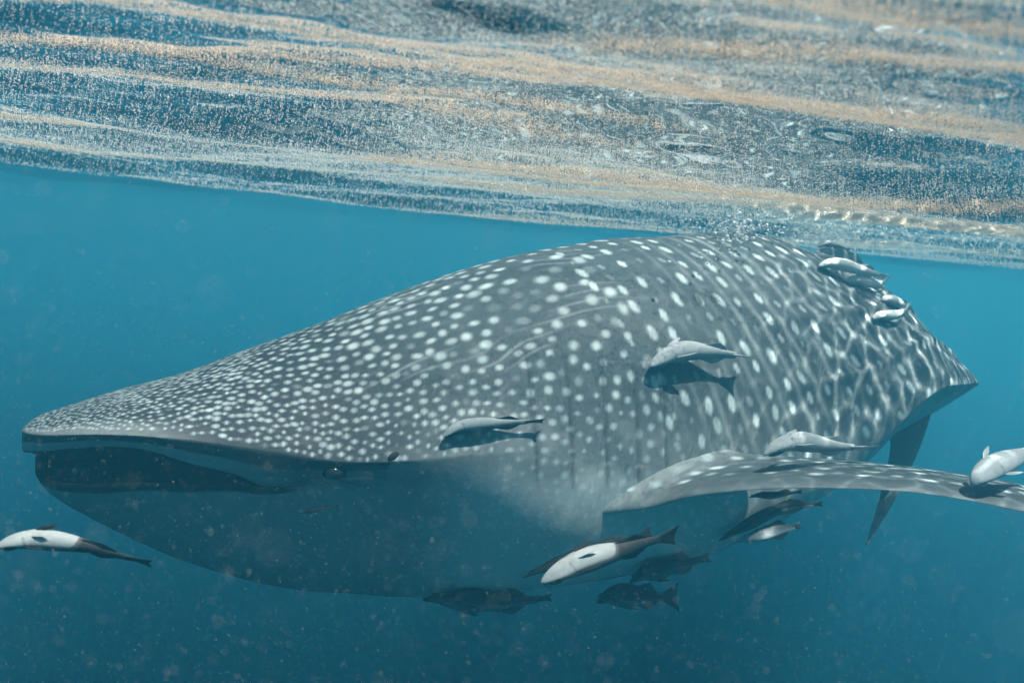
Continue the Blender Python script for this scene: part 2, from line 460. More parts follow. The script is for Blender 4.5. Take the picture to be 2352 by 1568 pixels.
    cheek = sstep(.05, -.14, zrel-.05+.10*lattice_noise(np.stack([SS, zrel], -1), 41, 5))*sstep(1.15, 1.6, SS)*.85
    cheek2 = sstep(.30, -.05, zrel)*sstep(1.2, 1.7, SS)*sstep(3.6, 2.8, SS)*.32
    pale = np.maximum(np.maximum(pale, rim*upper), np.maximum(cheek, cheek2))
    hw_ = sstep(1.75, 1.05, SS)*below; pale = pale*(1-hw_) + hw_*np.maximum(.40*sstep(-.03, -.12, zrel), .30)  # head underside greyed: shade put into its pale colour
    lipband = ((J >= NU) & (J < NU+int(NM*.3)))[None, :]
    pale = np.where(lipband & (SS < 1.25), (.03+.50*(J >= NU+int(NM*.11))[None, :])*(.35+.65*sstep(1.0, .6, SS)), pale)  # upper strip darkened: the lip's deep shade painted into its colour
    tone = .85*sstep(1.75, .9, SS + .25*(zrel-.1))*sstep(-.14, -.10, zrel)
    # bruise-like dark marks and the gill openings
    dark = np.zeros((ns, nr)); marks = []
    pj = project(V.reshape(-1, 3))
    def nearest(px, py):
        q = (pj[0]-px)**2+(pj[1]-py)**2
        q = np.where(np.arange(len(q)) % nr < NU+NM, q, 1e9)
        return divmod(int(q.argmin()), nr)
    for px, py, ra in ((1570, 687, .020), (1602, 690, .024), (1640, 687, .02), (1611, 735, .013), (1632, 741, .015), (1590, 738, .012), (1655, 733, .012), (1541, 703, .012), (1508, 719, .010)):
        i, j = nearest(px, py); marks.append((i, j, ra, ra*1.2, .8, .5, 0))
    bake_spots(V, marks, dark)
    dark = np.maximum(dark, gill*.60)
    # black mouth; lower lip rim and corner crease painted dark as shade
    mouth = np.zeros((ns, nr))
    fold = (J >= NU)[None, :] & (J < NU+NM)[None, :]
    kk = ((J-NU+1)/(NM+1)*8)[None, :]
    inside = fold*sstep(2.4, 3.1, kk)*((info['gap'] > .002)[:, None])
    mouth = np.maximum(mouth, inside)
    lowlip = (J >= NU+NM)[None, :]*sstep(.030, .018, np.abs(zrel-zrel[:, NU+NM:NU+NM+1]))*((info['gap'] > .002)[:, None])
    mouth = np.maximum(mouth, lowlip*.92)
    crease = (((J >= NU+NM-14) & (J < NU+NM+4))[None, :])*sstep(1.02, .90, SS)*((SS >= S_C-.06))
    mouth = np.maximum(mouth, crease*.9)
    # join both sides into one skin; the far side needs fewer points
    jf = np.concatenate([np.linspace(0, NU-1, 70).astype(int)[1:], NU+np.linspace(0, NM-1, 20).astype(int), NU+NM+np.linspace(0, NL-1, 26).astype(int)[:-1]])
    nf = len(jf)
    allv = np.concatenate([V2.reshape(-1, 3), Vf[:, jf].reshape(-1, 3)])
    F1 = grid_faces(ns, nr)[:, ::-1]
    base = ns*nr
    def fid(i, q):      # far ring index, q = 0 top seam ... nf+1 bottom seam
        if q == 0: return i*nr
        if q == nf+1: return i*nr+nr-1
        return base+i*nf+q-1
    idx = np.array([[fid(i, q) for q in range(nf+2)] for i in range(ns)])
    F2 = np.stack([idx[:-1, :-1], idx[:-1, 1:], idx[1:, 1:], idx[1:, :-1]], -1).reshape(-1, 4)
    root = empty('whale_shark', info['P'][ns//2])
    off = -info['P'][ns//2]
    body = mesh_obj('body', allv+off, np.concatenate([F1, F2]), SKIN, root)
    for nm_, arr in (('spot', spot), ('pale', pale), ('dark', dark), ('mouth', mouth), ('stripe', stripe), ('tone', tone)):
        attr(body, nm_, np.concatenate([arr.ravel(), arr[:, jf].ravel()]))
    bvh = BVHTree.FromPolygons([tuple(v) for v in V2[::4, ::3].reshape(-1, 3)], [tuple(int(x) for x in f) for f in grid_faces(len(V2[::4]), len(V2[0, ::3]))])
    return root, off, bvh, s, V2, info

SHARK, SHARK_OFF, BVH, SB, VB, INFO = build_shark()
tag(SHARK, 'huge dark grey whale shark with white spots and open mouth under the surface', 'whale shark')

def hit(px, py):
    d = CF + CR*((px-CX)/FPX) + CU*((CY-py)/FPX); dl = np.linalg.norm(d)
    loc, nrm, _, dist = BVH.ray_cast(Vector(CAM), Vector(d/dl))
    if loc is None: return None, None, None
    n = np.array(nrm); n = n if n@d < 0 else -n
    return np.array(loc), n, dist/dl

def poly_interp(pts, n):
    """resample a 3-D polyline smoothly to n points by chord length"""
    pts = np.asarray(pts, float); l = np.concatenate([[0], np.cumsum(np.linalg.norm(np.diff(pts, axis=0), axis=1))])
    t = np.linspace(0, l[-1], n)
    return np.stack([smooth_curve(l, pts[:, k], t) for k in range(pts.shape[1])], -1)

def fin_grid(lead, trail, thick, up, nspan=60, nch=40, camber=0.0, split=.5):
    """a fin between a leading and a trailing edge (arrays of points), thick = thickness per span station; returns ring grid"""
    Ld, Tr = poly_interp(lead, nspan), poly_interp(trail, nspan)
    th = np.interp(np.linspace(0, 1, nspan), np.linspace(0, 1, len(thick)), thick)
    up = np.asarray(up, float)
    c = (1-np.cos(np.linspace(0, math.pi, nch)))/2
    prof = 2.0*np.sqrt(np.clip(c, 0, 1))*(1-c)**.9*.75
    G = np.zeros((nspan, 2*nch-2, 3))
    for i in range(nspan):
        ch = Tr[i]-Ld[i]; sp = (Ld[min(i+1, nspan-1)]-Ld[max(i-1, 0)])
        n = np.cross(ch, sp); n = n/(np.linalg.norm(n)+1e-9); n = n if n@up >= 0 else -n
        top = Ld[i]+ch*c[:, None]+n*(th[i]*prof*split+camber*th[i]*c*(1-c))[:, None]
        bot = Ld[i]+ch*c[:, None]-n*(th[i]*prof*(1-split))[:, None]
        G[i] = np.concatenate([top, bot[-2:0:-1]])
    return G

def shark_fin(name, G, spot=None, pale=None, parent=None):
    ns_, nr_ = G.shape[:2]
    F = grid_faces(ns_, nr_, True)
    o = mesh_obj(name, G.reshape(-1, 3)+SHARK_OFF, F, SKIN, parent or SHARK)
    z = np.zeros((ns_, nr_))
    for k, a in (('spot', spot), ('pale', pale), ('dark', None), ('mouth', None), ('stripe', None), ('tone', None)):
        attr(o, k, z if a is None else a)
    return o

def build_fins():
    h1 = hit(1372, 1172)[2]; h2 = hit(1585, 975)[2]; h3 = hit(1640, 1018)[2]
    print('fin root depths', h1, h2, h3)
    lead = [pix(1290, 1145, h1+.20), pix(1372, 1180, h1+.02), pix(1490, 1166, 2.98), pix(1590, 1140, 2.83), pix(1740, 1124, 2.74), pix(1900, 1121, 2.68), pix(2100, 1131, 2.62), pix(2352, 1176, 2.60), pix(2560, 1232, 2.62), pix(2700, 1285, 2.66)]
    trail = [pix(1560, 950, h2+.14), pix(1590, 985, h2+.06), pix(1640, 1020, h3+.02), pix(1700, 1038, 3.14), pix(1800, 1047, 3.13), pix(1960, 1058, 3.10), pix(2150, 1079, 3.04), pix(2352, 1114, 2.94), pix(2560, 1190, 2.80), pix(2705, 1280, 2.68)]
    G = fin_grid(lead, trail, [.05, .08, .07, .052, .045, .043, .042, .04, .035, .02], (0, 0, 1), 170, 60, split=.9)
    ns_, nr_ = G.shape[:2]; ch = np.linspace(0, 1, 60)
    cf = np.concatenate([ch, ch[-2:0:-1]])[None, :]*np.ones((ns_, 1)); top = (np.arange(nr_) < 60)[None, :]*np.ones((ns_, 1))
    t = np.linspace(0, 1, ns_)[:, None]*np.ones((1, nr_))
    r = np.random.default_rng(5)
    cand = cell_area(G)*top*(cf > .33)*(cf < .97)*(t < .80)
    keep = scatter_spots(G, np.full(cand.shape, .075)*(1-.3*sstep(.25, .05, t)), cand, 3000, r)
    spots = []
    for k in keep:
        i, j = divmod(k, nr_); rr = r.uniform(.012, .019)
        spots.append((i, j, rr*1.5, rr, r.uniform(.6, 1) if r.random() < .7 else .3, .3, 0))
    spot = np.zeros((ns_, nr_)); bake_spots(G, spots, spot)
    pale = np.clip(sstep(.30, .04, t)*.45 + .16*sstep(.85, 1.0, t) + .12*sstep(.3, .0, cf), 0, 1)*top + .25*(1-top)
    # the pectoral's trailing skin is a little ragged
    pf = shark_fin('pectoral_fin', G, spot, pale)
    pf['label'] = 'long spotted pectoral fin reaching out of the picture'
    # the other pectoral fin, mirrored about the body's middle plane
    k = int(np.argmin(abs(SB-2.45))); P0 = INFO['P'][k]; n0 = INFO['near'][k]
    Gm = G - 2*((G-P0)@n0)[..., None]*n0
    fo = shark_fin('pectoral_fin', Gm[:, ::-1], spot[:, ::-1], pale[:, ::-1])
    def crest(sv): return VB[int(np.argmin(abs(SB-sv))), 0]
    # first dorsal fin
    a, b = crest(3.46), crest(4.02); tg = (b-a)/np.linalg.norm(b-a); up = np.array([0, 0, 1.0])
    d1 = fin_grid([a-up*.10-tg*.05, a+tg*.20+up*.10, a+tg*.42+up*.20, a+tg*.60+up*.26], [b-up*.12, b+up*.03+tg*.02, b+up*.14+tg*.06, a+tg*.72+up*.25], [.10, .08, .05, .015], (1, 0, 0), 40, 24)
    shark_fin('dorsal_fin', d1)
    a, b = crest(6.3), crest(6.7); tg = (b-a)/np.linalg.norm(b-a)
    shark_fin('dorsal_fin', fin_grid([a-up*.06, a+tg*.12+up*.10, a+tg*.25+up*.17], [b-up*.06, b+up*.04+tg*.04, b+up*.14+tg*.06], [.06, .04, .01], (1, 0, 0), 24, 16))
    # pelvic fins
    pl = [pix(2142, 940, 4.35), pix(2128, 985, 4.25), pix(2103, 1052, 4.15), pix(2063, 1135, 4.10), pix(1992, 1250, 4.10)]
    pt = [pix(2040, 985, 4.30), pix(2045, 1020, 4.25), pix(2040, 1060, 4.18), pix(2022, 1135, 4.13), pix(1988, 1252, 4.12)]
    g = fin_grid(pl, pt, [.10, .07, .05, .04, .012], (0, -1, 0), 60, 24)
    shark_fin('pelvic_fin', g, None, np.full(g.shape[:2], .06))
    k = int(np.argmin(abs(SB-4.6))); P0 = INFO['P'][k]; n0 = INFO['near'][k]
    gm = g - 2*((g-P0)@n0)[..., None]*n0
    shark_fin('pelvic_fin', gm[:, ::-1], None, np.full(g.shape[:2], .06))
    # tail fin
    e = INFO['P'][-1]; tg = INFO['P'][-1]-INFO['P'][-8]; tg /= np.linalg.norm(tg)
    shark_fin('tail_fin', fin_grid([e-tg*.5+up*.02, e+tg*.1+up*.3, e+tg*.6+up*.6], [e-tg*.05, e+tg*.25+up*.22, e+tg*.68+up*.58], [.12, .07, .015], (1, 0, 0), 40, 20))
    shark_fin('tail_fin', fin_grid([e-tg*.5-up*.02, e+tg*.0-up*.25, e+tg*.2-up*.5], [e-tg*.05, e+tg*.1-up*.18, e+tg*.25-up*.5], [.12, .06, .015], (1, 0, 0), 40, 20))
build_fins()

def ellipsoid(c, ax, n=(24, 16)):
    """verts and faces of an ellipsoid, ax = three axis vectors"""
    u = np.linspace(0, 2*math.pi, n[0], endpoint=False); v = np.linspace(0, math.pi, n[1])
    U, Vv = np.meshgrid(u, v)
    Q = np.stack([np.sin(Vv)*np.cos(U), np.sin(Vv)*np.sin(U), np.cos(Vv)], -1)
    return np.asarray(c)+Q@np.asarray(ax), grid_faces(n[1], n[0], True)

EYE = plain('wet_dark_eye', (.012, .010, .010), .12, .6, .3)
EYELID = plain('eye_socket_skin', (.016, .014, .014), .6, .1, .4, 60)
def build_eye():
    for nm_, px, py, ra, rb, m, sink in (('eye', 768, 1086, .034, .025, EYE, .3), ('spiracle', 903, 1048, .027, .014, EYELID, .75)):
        p, n, d = hit(px, py)
        t = np.cross(n, (0, 0, 1.0)); t /= np.linalg.norm(t); b = np.cross(t, n)
        if nm_ == 'spiracle': t, b = t*.75-b*.6, b*.75+t*.6
        if nm_ == 'eye':
            v, f = ellipsoid(p-n*.014, [t*.054, b*.038, n*.022]); lid = mesh_obj('eyelid', v+SHARK_OFF, f, EYELID, SHARK)
        v, f = ellipsoid(p-n*rb*sink*.6, [t*ra, b*rb, n*rb])
        mesh_obj(nm_, v+SHARK_OFF, f, m, SHARK)
build_eye()

# ------------------------------------------------------------------ remoras
def remora_material(name, back, side, belly):
    m = NT(name); v = m.coord()
    b, l = m.at('belly'), m.at('line')
    n = m.noise(45., 4., v, .6)
    c = m.mix(m.n('MapRange', {'Value': b, 'From Min': .15, 'From Max': .50}, interpolation_type='SMOOTHSTEP').outputs[0], back+(1,), side+(1,))
    c = m.mix(m.n('MapRange', {'Value': b, 'From Min': .52, 'From Max': .72}, interpolation_type='SMOOTHSTEP').outputs[0], c, belly+(1,))
    c = m.mix(l, c, tuple(x*.45 for x in back)+(1,))
    c = m.mix(m.math('MULTIPLY', n, .35), c, tuple(x*.6 for x in side)+(1,))
    bump = m.n('Bump', {'Strength': .3, 'Distance': .004, 'Height': n}).outputs[0]
    p = m.n('BsdfPrincipled', {'Base Color': c, 'Roughness': .6, 'Normal': bump}); p.inputs['Specular IOR Level'].default_value = .08
    m.link(p.outputs[0], m.out.inputs['Surface'])
    return m.mat
M_PALE = remora_material('pale_remora_skin', (.15, .17, .18), (.27, .30, .31), (.38, .41, .42))
M_BRIGHT = remora_material('bright_remora_skin', (.30, .33, .34), (.44, .48, .49), (.58, .62, .62))
M_GREY = remora_material('grey_remora_skin', (.08, .09, .10), (.17, .19, .20), (.28, .31, .32))
M_PIED = remora_material('pied_remora_skin', (.030, .028, .026), (.11, .11, .105), (.42, .44, .43))
M_SHADED = remora_material('shaded_remora_skin', (.008, .009, .010), (.014, .016, .018), (.07, .085, .09))  # shade beneath the shark put into the skin colour
M_FIN_PALE = plain('pale_fin', (.30, .33, .34), .5, .2, .3)
M_FIN_DARK = plain('dark_fin', (.016, .015, .014), .5, .2, .3)

def remora(label, pts, rpx, dors, mat, fin_mat, asp=.9, caudal=(34, 22, 0.0), fins='dapv', belly_end=1.1, eye=True, flat_head=.62):
    """pts: (px, py, depth) snout to tail base; rpx: half height at the thickest in picture units; dors: direction of the back (right, up, away)"""
    P = poly_interp([pix(*q) for q in pts], 64)
    dm = np.mean([q[2] for q in pts]); rad = rpx*dm/FPX; k = dm/FPX
    L = np.concatenate([[0], np.cumsum(np.linalg.norm(np.diff(P, axis=0), axis=1))])
    tt = L/L[-1]
    D0 = CR*dors[0]+CU*dors[1]+CF*dors[2]
    T = np.gradient(P, axis=0); T /= np.linalg.norm(T, axis=1, keepdims=True)
    D = D0[None]-T*(T@D0)[:, None]; D /= np.linalg.norm(D, axis=1, keepdims=True)
    S = np.cross(T, D)
    rp = smooth_curve([0, .015, .05, .12, .25, .40, .55, .70, .85, 1], [.02, .20, .40, .66, .92, 1.0, .88, .64, .42, .30], tt)
    hv = rp*smooth_curve([0, .1, .3, .6, 1], [flat_head, flat_head, .92, 1, 1.1], tt); hw = rp*asp*smooth_curve([0, .1, .3, .6, 1], [1.15, 1.15, 1.0, .85, .45], tt)
    n = 40; th = np.linspace(0, 2*math.pi, n, endpoint=False)
    c, s_ = np.cos(th), np.sin(th)
    G = P[:, None]+D[:, None]*(rad*hv[:, None]*c[None])[..., None]+S[:, None]*(rad*hw[:, None]*s_[None])[..., None]
    root = empty('remora', P[20]); off = -P[20]
    body = mesh_obj('body', G.reshape(-1, 3)+off, grid_faces(64, n, True), mat, root)
    bel = (1-c)[None]/2*np.ones((64, 1)); bel = bel*1.0*sstep(belly_end+.02, belly_end-.10, tt)[:, None] if belly_end < 1 else bel
    attr(body, 'belly', bel)
    line = np.exp(-((bel-.45)/.05)**2)*.0
    gl = np.exp(-((tt[:, None]-.24-.03*np.abs(s_)[None])/.008)**2)*(np.abs(c)[None] < .9)*.55
    mouthl = np.exp(-((bel-.42)/.05)**2)*sstep(.09, .04, tt)[:, None]*.9
    attr(body, 'line', np.clip(gl+mouthl, 0, 1))
    def at(t): i = int(np.argmin(abs(tt-t))); return i
    def plate(name, lead, trail, w, fm=fin_mat, up=None):
        g = fin_grid(lead, trail, [w, w*.7, w*.3], D0+.01 if up is None else up, 14, 10)
        return mesh_obj(name, g.reshape(-1, 3)+off, grid_faces(14, 18, True), fm, root)
    w = rad*.13
    if 'd' in fins:
        i, j, e = at(.56), at(.90), at(.72)
        plate('dorsal_fin', [P[i]+D[i]*rad*hv[i]*.8, P[e]+D[e]*rad*1.05, P[at(.76)]+D[e]*rad*1.15], [P[j]+D[j]*rad*hv[j]*.8, P[at(.88)]+D[j]*rad*.62, P[at(.80)]+D[e]*rad*1.08], w, up=S[i])
    if 'a' in fins:
        i, j, e = at(.56), at(.90), at(.72)
        plate('anal_fin', [P[i]-D[i]*rad*hv[i]*.8, P[e]-D[e]*rad*1.0, P[at(.76)]-D[e]*rad*1.1], [P[j]-D[j]*rad*hv[j]*.8, P[at(.88)]-D[j]*rad*.6, P[at(.80)]-D[e]*rad*1.02], w, up=S[i])
    for sg in (1, -1):
        if 'p' in fins:
            i = at(.25); j = at(.31); a = P[i]+S[i]*sg*rad*hw[i]*.86-D[i]*rad*.1; b = P[j]+S[j]*sg*rad*hw[j]*.86-D[i]*rad*.1
            o_ = (S[i]*sg*.85-D[i]*.25)*rad
            plate('pectoral_fin', [a, a+o_*.6+T[i]*rad*.7, a+o_*.95+T[i]*rad*2.0], [b, b+o_*.35+T[i]*rad*.9, b+o_*.8+T[i]*rad*1.5], w*.7, up=D[i])
        if 'v' in fins:
            i = at(.30); j = at(.35); a = P[i]+S[i]*sg*rad*hw[i]*.35-D[i]*rad*hv[i]*.85; b = P[j]+S[j]*sg*rad*hw[j]*.35-D[j]*rad*hv[j]*.85
            o_ = (S[i]*sg*.5-D[i]*.55)*rad
            plate('pelvic_fin', [a, a+o_*.5+T[i]*rad*.7, a+o_*.7+T[i]*rad*1.5], [b, b+o_*.2+T[i]*rad*.8, b+o_*.5+T[i]*rad*1.4], w*.6, up=D[i])
    # tail fin: two lobes growing from the tail base, twisted about the spine
    cl, ch, tw = caudal[0]*k, caudal[1]*k, caudal[2]
    e = P[-1]; t_ = T[-1]; dd = D[-1]*math.cos(tw)+S[-1]*math.sin(tw); r0 = rad*hv[-1]
    e0 = e-t_*cl*.25
    lobe = [e0+dd*r0*.8, e+t_*cl*.45+dd*ch*.62, e+t_*cl*1.0+dd*ch], [e0-dd*r0*.8, e+t_*cl*.45-dd*ch*.62, e+t_*cl*1.0-dd*ch]
    A, B = poly_interp(lobe[0], 16), poly_interp(lobe[1], 16)
    q = np.linspace(0, 1, 17); notch = np.sin(q*math.pi)*.16
    rows = []
    for ii in range(16):
        f = ii/15
        row = A[ii]*(1-q)[:, None]+B[ii]*q[:, None]-t_*(cl*notch*f**2)[:, None]
        rows.append(row)
    rows = np.array(rows); nn = np.cross(t_, dd); nn /= np.linalg.norm(nn)
    thk = (r0*.22*(1-np.linspace(0, 1, 16))+.0012)[:, None, None]
    edge = (1-np.abs(2*q-1)**4)[None, :, None]*.8+.2
    top, bot = rows+nn*thk*edge, rows-nn*thk*edge
    ring = np.concatenate([top, bot[:, ::-1]], 1)
    fcs = grid_faces(16, 34, True)
    cap = [[15*34+a, 15*34+a+1, 15*34+33-a-1, 15*34+33-a] for a in range(16)]
    mesh_obj('tail_fin', ring.reshape(-1, 3)+off, np.concatenate([fcs, np.array(cap)]), fin_mat, root)
    # sucking disc on top of the head
    i, j = at(.05), at(.24); mid = (P[i]+P[j])/2; im = at(.14)
    v, f = ellipsoid(mid+D[im]*rad*hv[im]*.93, [T[im]*np.linalg.norm(P[j]-P[i])*.5, S[im]*rad*hw[im]*.72, D[im]*rad*.10], (20, 8))
    mesh_obj('sucking_disc', v+off, f, fin_mat if fin_mat is M_FIN_DARK else mat, root)
    if eye:
        for sg in (1, -1):
            i = at(.13); v, f = ellipsoid(P[i]+S[i]*sg*rad*hw[i]*.93-D[i]*rad*.02, [T[i]*rad*.12, S[i]*rad*.06, D[i]*rad*.10], (12, 8))
            mesh_obj('eye', v+off, f, EYE, root)
    tag(root, label, 'remora', 'remoras keeping close to the shark')
    return root

def clamp_on(pts, rpx, lift=.9):
    """put picture points onto the shark's skin, lifted off it by a share of the fish's thickness"""
    out = []; ds = []; ns_ = []
    for px, py in pts:
        p, n, d = hit(px, py); ds.append(d); ns_.append(n)
    d0 = [x for x in ds if x is not None]
    last = d0[0] if d0 else 4.0
    for (px, py), d in zip(pts, ds):
        if d is None: d = last
        last = d
        out.append((px, py, d - lift*rpx*d/FPX))
    n = np.mean([x for x in ns_ if x is not None] or [-CF], axis=0); n /= np.linalg.norm(n)
    return out, (-(n@CR), -(n@CU), -(n@CF))

def build_remoras():
    # clinging to the shark, backs against its skin
    p, dv = clamp_on([(1017, 1003), (1045, 983), (1090, 975), (1140, 972), (1180, 970), (1215, 968)], 17, 1.3)
    remora('silvery remora clinging to the shark cheek above its eye line', p, 17, (-.10, -.95, .5), M_GREY, M_FIN_DARK, asp=.9, caudal=(38, 12, .5), fins='da')
    p, dv = clamp_on([(1493, 842), (1530, 818), (1575, 806), (1620, 808), (1655, 812), (1690, 816)], 25, 1.15)
    p = [(a, b, c-.05*i/5) for i, (a, b, c) in enumerate(p)]
    remora('pale remora with raised fin clinging to the middle of the shark flank', p, 25, (.05, -.85, .5), M_PALE, M_FIN_PALE, caudal=(36, 18, 1.0), fins='dap')
    p = [(1752, 1046, 2.86), (1785, 1024, 2.86), (1825, 1014, 2.88), (1870, 1018, 2.92), (1915, 1024, 2.96), (1960, 1027, 3.0)]
    remora('pale remora resting on the base of the pectoral fin', p, 24, (.0, -.9, .35), M_PALE, M_FIN_PALE, caudal=(54, 28, .9), fins='dap')
    p = [(2231, 1116, 2.60), (2245, 1098, 2.60), (2268, 1080, 2.62), (2295, 1066, 2.66), (2325, 1054, 2.70), (2360, 1038, 2.75), (2395, 1022, 2.8)]
    remora('pale blunt remora on the outer pectoral fin at the picture edge', p, 27, (-.25, -.75, .5), M_PALE, M_FIN_PALE, asp=1.05, caudal=(40, 22, .3), fins='dap')
    for lab, q, r_, m_, cd in (
        ('grey remora lying highest on the shark back by the dorsal fin', [(1881, 612), (1900, 604), (1935, 608), (1970, 618), (2000, 626), (2022, 632)], 15, M_BRIGHT, (20, 9, .5)),
        ('grey remora with upturned tail, second from the dorsal fin', [(1946, 646), (1962, 640), (1985, 644), (2005, 650), (2025, 650), (2036, 642)], 14, M_BRIGHT, (16, 9, .5)),
        ('small bright white remora, upper one of the lowest pair', [(2027, 690), (2037, 686), (2052, 690), (2066, 697), (2078, 703), (2085, 706)], 12, M_BRIGHT, (14, 9, .3)),
        ('small white remora with hooked tail, lower one of the lowest pair', [(2006, 732), (2020, 724), (2040, 724), (2060, 722), (2078, 713), (2088, 700)], 13, M_BRIGHT, (12, 9, .3))):
        p, dv = clamp_on(q, r_, 1.1)
        d_ = min(c for _, _, c in p); p = [(a, b, d_+.02*i) for i, (a, b, c) in enumerate(p)]
        remora(lab, p, r_, (-.1, -.9, .35), m_, M_FIN_PALE, caudal=cd, fins='da')
    p, dv = clamp_on([(1876, 568), (1890, 560), (1915, 562), (1940, 570)], 9, 2.0)
    d_ = min(c for _, _, c in p); p = [(a, b, d_) for (a, b, c) in p]
    remora('faint grey remora hugging the dorsal fin under the surface', p, 8, (-.2, -.8, .55), M_GREY, M_FIN_PALE, caudal=(14, 6, .4), fins='d', eye=False)
    # swimming free
    remora('pied remora with white belly and black tail below the shark mouth', [(-14, 1258, 2.05), (20, 1244, 2.05), (70, 1238, 2.05), (130, 1242, 2.05), (200, 1254, 2.06), (255, 1270, 2.07), (305, 1283, 2.08)],
           24, (.10, -.72, .50), M_PIED, M_FIN_DARK, asp=1.0, caudal=(46, 22, .25), fins='dapv', belly_end=.66)
    remora('large pied remora with white belly and broad black tail under the shark', [(1242, 1338, 2.42), (1270, 1320, 2.42), (1320, 1296, 2.43), (1370, 1278, 2.44), (1430, 1262, 2.46), (1480, 1246, 2.48), (1515, 1237, 2.5)],
           29, (.28, -.80, .42), M_PIED, M_FIN_DARK, asp=1.0, caudal=(50, 32, .15), fins='dapv', belly_end=.66)
    remora('slim dark remora half hidden behind the large pied one', [(1200, 1326, 2.85), (1240, 1308, 2.85), (1300, 1284, 2.86), (1360, 1262, 2.87), (1420, 1244, 2.88), (1470, 1228, 2.88)],
           15, (-.2, .9, .1), M_SHADED, M_FIN_DARK, caudal=(30, 14, 0), fins='da')
    remora('long dark remora skimming the lowest edge of the shark belly', [(970, 1376, 3.2), (1010, 1374, 3.2), (1060, 1376, 3.2), (1110, 1379, 3.21), (1170, 1380, 3.22), (1215, 1377, 3.24), (1236, 1375, 3.24)],
           27, (0, .95, .1), M_SHADED, M_FIN_DARK, asp=.7, caudal=(34, 10, .2), fins='dapv', flat_head=.55)
    remora('dark remora with small square tail above the fork-tailed one', [(1446, 1338, 3.15), (1475, 1318, 3.15), (1510, 1308, 3.16), (1545, 1298, 3.18), (1580, 1292, 3.2), (1606, 1285, 3.2)],
           24, (-.2, .9, .1), M_SHADED, M_FIN_DARK, asp=.7, caudal=(28, 14, .1), fins='dapv')
    remora('deep-bodied dark remora with widely forked tail, lowest in the group', [(1371, 1384, 3.2), (1395, 1371, 3.2), (1430, 1366, 3.2), (1465, 1367, 3.21), (1500, 1370, 3.22), (1526, 1370, 3.22)],
           28, (0, .95, .1), M_SHADED, M_FIN_DARK, asp=.7, caudal=(34, 34, 0), fins='dapv')
    remora('slender dark remora slanting up below the pectoral fin', [(1650, 1242, 3.2), (1685, 1222, 3.2), (1730, 1197, 3.2), (1780, 1172, 3.22), (1830, 1160, 3.24), (1868, 1157, 3.26)],
           15, (-.3, .9, .1), M_SHADED, M_FIN_DARK, asp=.7, caudal=(26, 8, .3), fins='da')
    remora('dim grey remora just under the slanting slender one', [(1662, 1246, 3.35), (1690, 1232, 3.35), (1725, 1226, 3.35), (1760, 1222, 3.36), (1800, 1214, 3.38), (1824, 1209, 3.4)],
           20, (-.2, .9, .2), M_GREY, M_FIN_DARK, asp=.7, caudal=(20, 9, .1), fins='da')
    remora('small dark remora tucked against the underside of the pectoral fin', [(1720, 1142, 2.95), (1740, 1137, 2.95), (1770, 1137, 2.95), (1800, 1134, 2.96), (1828, 1130, 2.97)],
           9, (0, .9, .1), M_SHADED, M_FIN_DARK, asp=.8, caudal=(16, 6, .2), fins='d', eye=False)
    remora('tiny thin dark remora in front of the shark throat', [(686, 1178, 2.5), (705, 1174, 2.5), (730, 1170, 2.5), (755, 1165, 2.5), (770, 1162, 2.5)],
           4.5, (0, .9, .1), M_SHADED, M_FIN_DARK, asp=.9, caudal=(10, 4, .3), fins='d', eye=False)
build_remoras()

# ------------------------------------------------------------------ particles
def swarm(name, C, rad, mat, sub=0):
    """many small rounded grains as one mesh: octahedra (sub 0) or 26-point balls (sub 1)"""
    if sub == 0:
        Q = np.array([(1, 0, 0), (-1, 0, 0), (0, 1, 0), (0, -1, 0), (0, 0, 1), (0, 0, -1)], float)
        F = np.array([(0, 2, 4), (2, 1, 4), (1, 3, 4), (3, 0, 4), (2, 0, 5), (1, 2, 5), (3, 1, 5), (0, 3, 5)])
        if len(C) > 60000:      # too small to show their facets
            Q = np.array([(1, 1, 1), (-1, -1, 1), (-1, 1, -1), (1, -1, -1)], float)*.75
            F = np.array([(0, 1, 3), (0, 2, 1), (0, 3, 2), (1, 2, 3)])
    else:
        import bmesh
        b = bmesh.new(); bmesh.ops.create_icosphere(b, subdivisions=sub, radius=1)
        Q = np.array([v.co[:] for v in b.verts]); F = np.array([[v.index for v in f.verts] for f in b.faces]); b.free()
    n = len(C); ang = rng.random((n, 3))*6.28
    st = 1+.35*(rng.random((n, 1, 3))-.5)
    Vv = C[:, None]+Q[None]*rad[:, None, None]*st
    Fc = F[None]+(np.arange(n)*len(Q))[:, None, None]
    return mesh_obj(name, Vv.reshape(-1, 3), Fc.reshape(-1, 3), mat)

def egg_material():
    m = NT('drifting_eggs')
    c = m.mix(m.at('peach'), (.92, .95, .92, 1), (1.0, .87, .72, 1))
    d = m.n('BsdfDiffuse', {'Color': c}).outputs[0]
    t = m.n('BsdfTranslucent', {'Color': c}).outputs[0]
    m.link(m.n('MixShader', {0: .6, 1: d, 2: t}).outputs[0], m.out.inputs['Surface'])
    return m.mat

